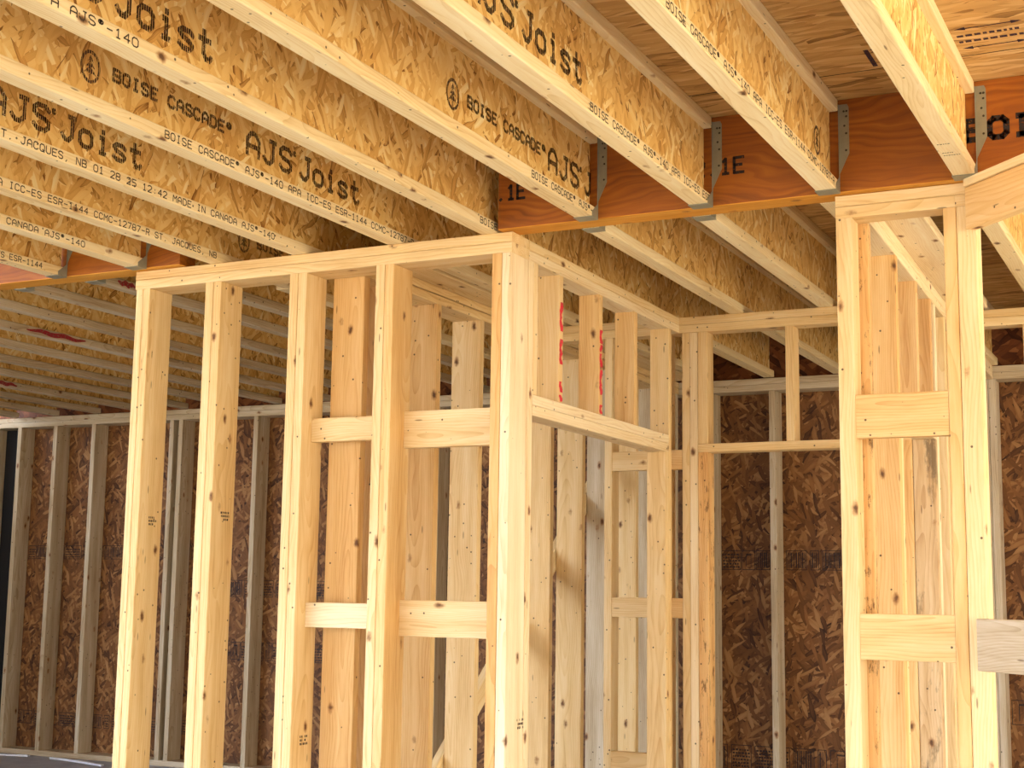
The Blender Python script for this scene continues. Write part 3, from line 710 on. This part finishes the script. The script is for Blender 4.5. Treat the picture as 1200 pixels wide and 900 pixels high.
deck_mark(-.60, -.42, 3.93, 4.08, 'arrows'); deck_mark(-.86, -.66, 3.98, 4.12, 'bracket')
# small grade stamps on stud faces
def grade_stamp(stud_x, y, z, n=3):
    par = min((o for o in bpy.data.objects if o.name.startswith('wall_stud') and o.type == 'MESH'),
              key=lambda o: abs(o.matrix_basis.translation.x+HX.get(o.name, 0)-stud_x)+abs(o.matrix_basis.translation.y-y)*.5)
    bm = bmesh.new(); r = random.Random(int(abs(stud_x)*1000))
    for v in (0, .013, .026):
        u = r.uniform(0, .01)
        while u < .05:
            w = r.uniform(.004, .010)
            if r.random() < .75: poly_add(bm, [(0, u, v), (0, u+w, v), (0, u+w, v+.008), (0, u, v+.008)])
            u += w+.003
    o = obj('printed_stamp', bm_mesh(bm, 'printed_stamp'), M['ink_solid'], par)
    b = par.matrix_basis.translation
    o.matrix_local = par.matrix_basis.inverted() @ Matrix.Translation((b.x+HX[par.name]+.0006, y, z+ZC))
grade_stamp(-3.788, 4.455, .24); grade_stamp(-3.436, 4.455, .255); grade_stamp(-3.04, 4.45, -.56); grade_stamp(-2.183, 4.49, -.46)
# red crayon smears on the flanges of three far joists
for (k, ya, yb) in ((4, 5.28, 5.70), (1, 4.59, 4.70), (8, 6.60, 6.82)):
    xj = farL[k]; bm = bmesh.new(); n = 18
    for i in range(n):
        a, b2 = ya+(yb-ya)*i/n, ya+(yb-ya)*(i+1)/n
        f = lambda t: (.019+.004*math.sin(t*.9+k), .012*math.sin(math.pi*min(1, max(0, (t+.6)/(n+1.2))))**.6)
        (za, wa), (zb, wb) = f(i), f(i+1)
        poly_add(bm, [(0, a, za-wa), (0, b2, zb-wb), (0, b2, zb+wb), (0, a, za+wa)])
    o = obj('red_crayon_mark', bm_mesh(bm, 'red_crayon_mark'), M['crayon'], fj[k]); o.location = Vector((xj+.0006, 0, H+ZC))-fj[k].location

# debris on the floor at lower left
def strip(label, pts, w, mat):
    bm = bmesh.new(); prev = None
    for i, (x, y) in enumerate(pts):
        lo = [bm.verts.new((x, y-w/2, .0)), bm.verts.new((x, y+w/2, .0)), bm.verts.new((x, y+w/2, .012)), bm.verts.new((x, y-w/2, .012))]
        if prev:
            for k in range(4): bm.faces.new((prev[k], prev[(k+1) % 4], lo[(k+1) % 4], lo[k]))
        else: bm.faces.new(lo)
        prev = lo
    bm.faces.new(prev[::-1]); bmesh.ops.recalc_face_normals(bm, faces=bm.faces)
    o = obj('scrap_strip', bm_mesh(bm, 'scrap_strip'), M[mat]); o.location = (0, 0, FL+ZC+.0002)
    tag(o, label, 'scrap')
strip('thin white scrap strip on the floor at the extreme lower left', [(-8.25, 7.97), (-8.05, 7.94), (-7.9, 7.96), (-7.78, 8.0)], .025, 'white')
strip('bent pale scrap strip on the floor before the back wall', [(-7.55, 7.98), (-7.35, 7.95), (-7.15, 7.90), (-6.95, 7.84)], .03, 'white')

# ------------------------------------------------------------------ light: open sides, sky and sun on the site outside
w = bpy.data.worlds.new('sky'); S.world = w; w.use_nodes = True
wt = w.node_tree; bg = wt.nodes['Background']
gd = vmath(wt, 'NORMALIZE', N(wt, 'ShaderNodeTexCoord').outputs['Generated'], (0, 0, 0))
dp = N(wt, 'ShaderNodeVectorMath', operation='DOT_PRODUCT'); K(wt, gd, dp.inputs[0]); dp.inputs[1].default_value = Vector((.88, -.25, .40)).normalized()
glow = math_(wt, 'POWER', math_(wt, 'MAXIMUM', dp.outputs['Value'], 0), 4)
dq = N(wt, 'ShaderNodeVectorMath', operation='DOT_PRODUCT'); K(wt, gd, dq.inputs[0]); dq.inputs[1].default_value = Vector((-.75, -1, .10)).normalized()
haze = math_(wt, 'POWER', math_(wt, 'MAXIMUM', dq.outputs['Value'], 0), 6)      # bright milky sky low in front of the open side
K(wt, mix(wt, haze, mix(wt, glow, (3.3, 3.8, 4.6, 1), (9.5, 8.8, 7.4, 1)), (17, 19.5, 24.5, 1)), bg.inputs[0]); bg.inputs[1].default_value = 1.0
sun = bpy.data.lights.new('sun', 'SUN'); sun.energy = 27; sun.angle = math.radians(1); sun.color = (1, .92, .78)
so = bpy.data.objects.new('sun', sun); COL.objects.link(so)
dirv = Vector((-.38, .80, -.95)).normalized(); so.rotation_euler = dirv.to_track_quat('-Z', 'Y').to_euler()

# ------------------------------------------------------------------ camera
cam = bpy.data.cameras.new('camera'); co = bpy.data.objects.new('camera', cam); COL.objects.link(co)
r0 = Vector((0.89734577, 0.44110112, 0.01415542)); r1 = Vector((0.05049825, -0.13448839, 0.98962761)); r2 = Vector((-0.43842959, 0.88732332, 0.14295742))
mt = Matrix((r0, r1, -r2)).transposed().to_4x4(); mt.translation = (0, 0, ZC); co.matrix_world = mt
cam.sensor_width = 36; cam.lens = 1687.58/1200*36; cam.clip_start = .05
S.camera = co
S.view_settings.view_transform = 'Standard'; S.view_settings.look = 'None'; S.view_settings.gamma = 1
S.view_settings.use_curve_mapping = False
S.view_settings.exposure = -0.33
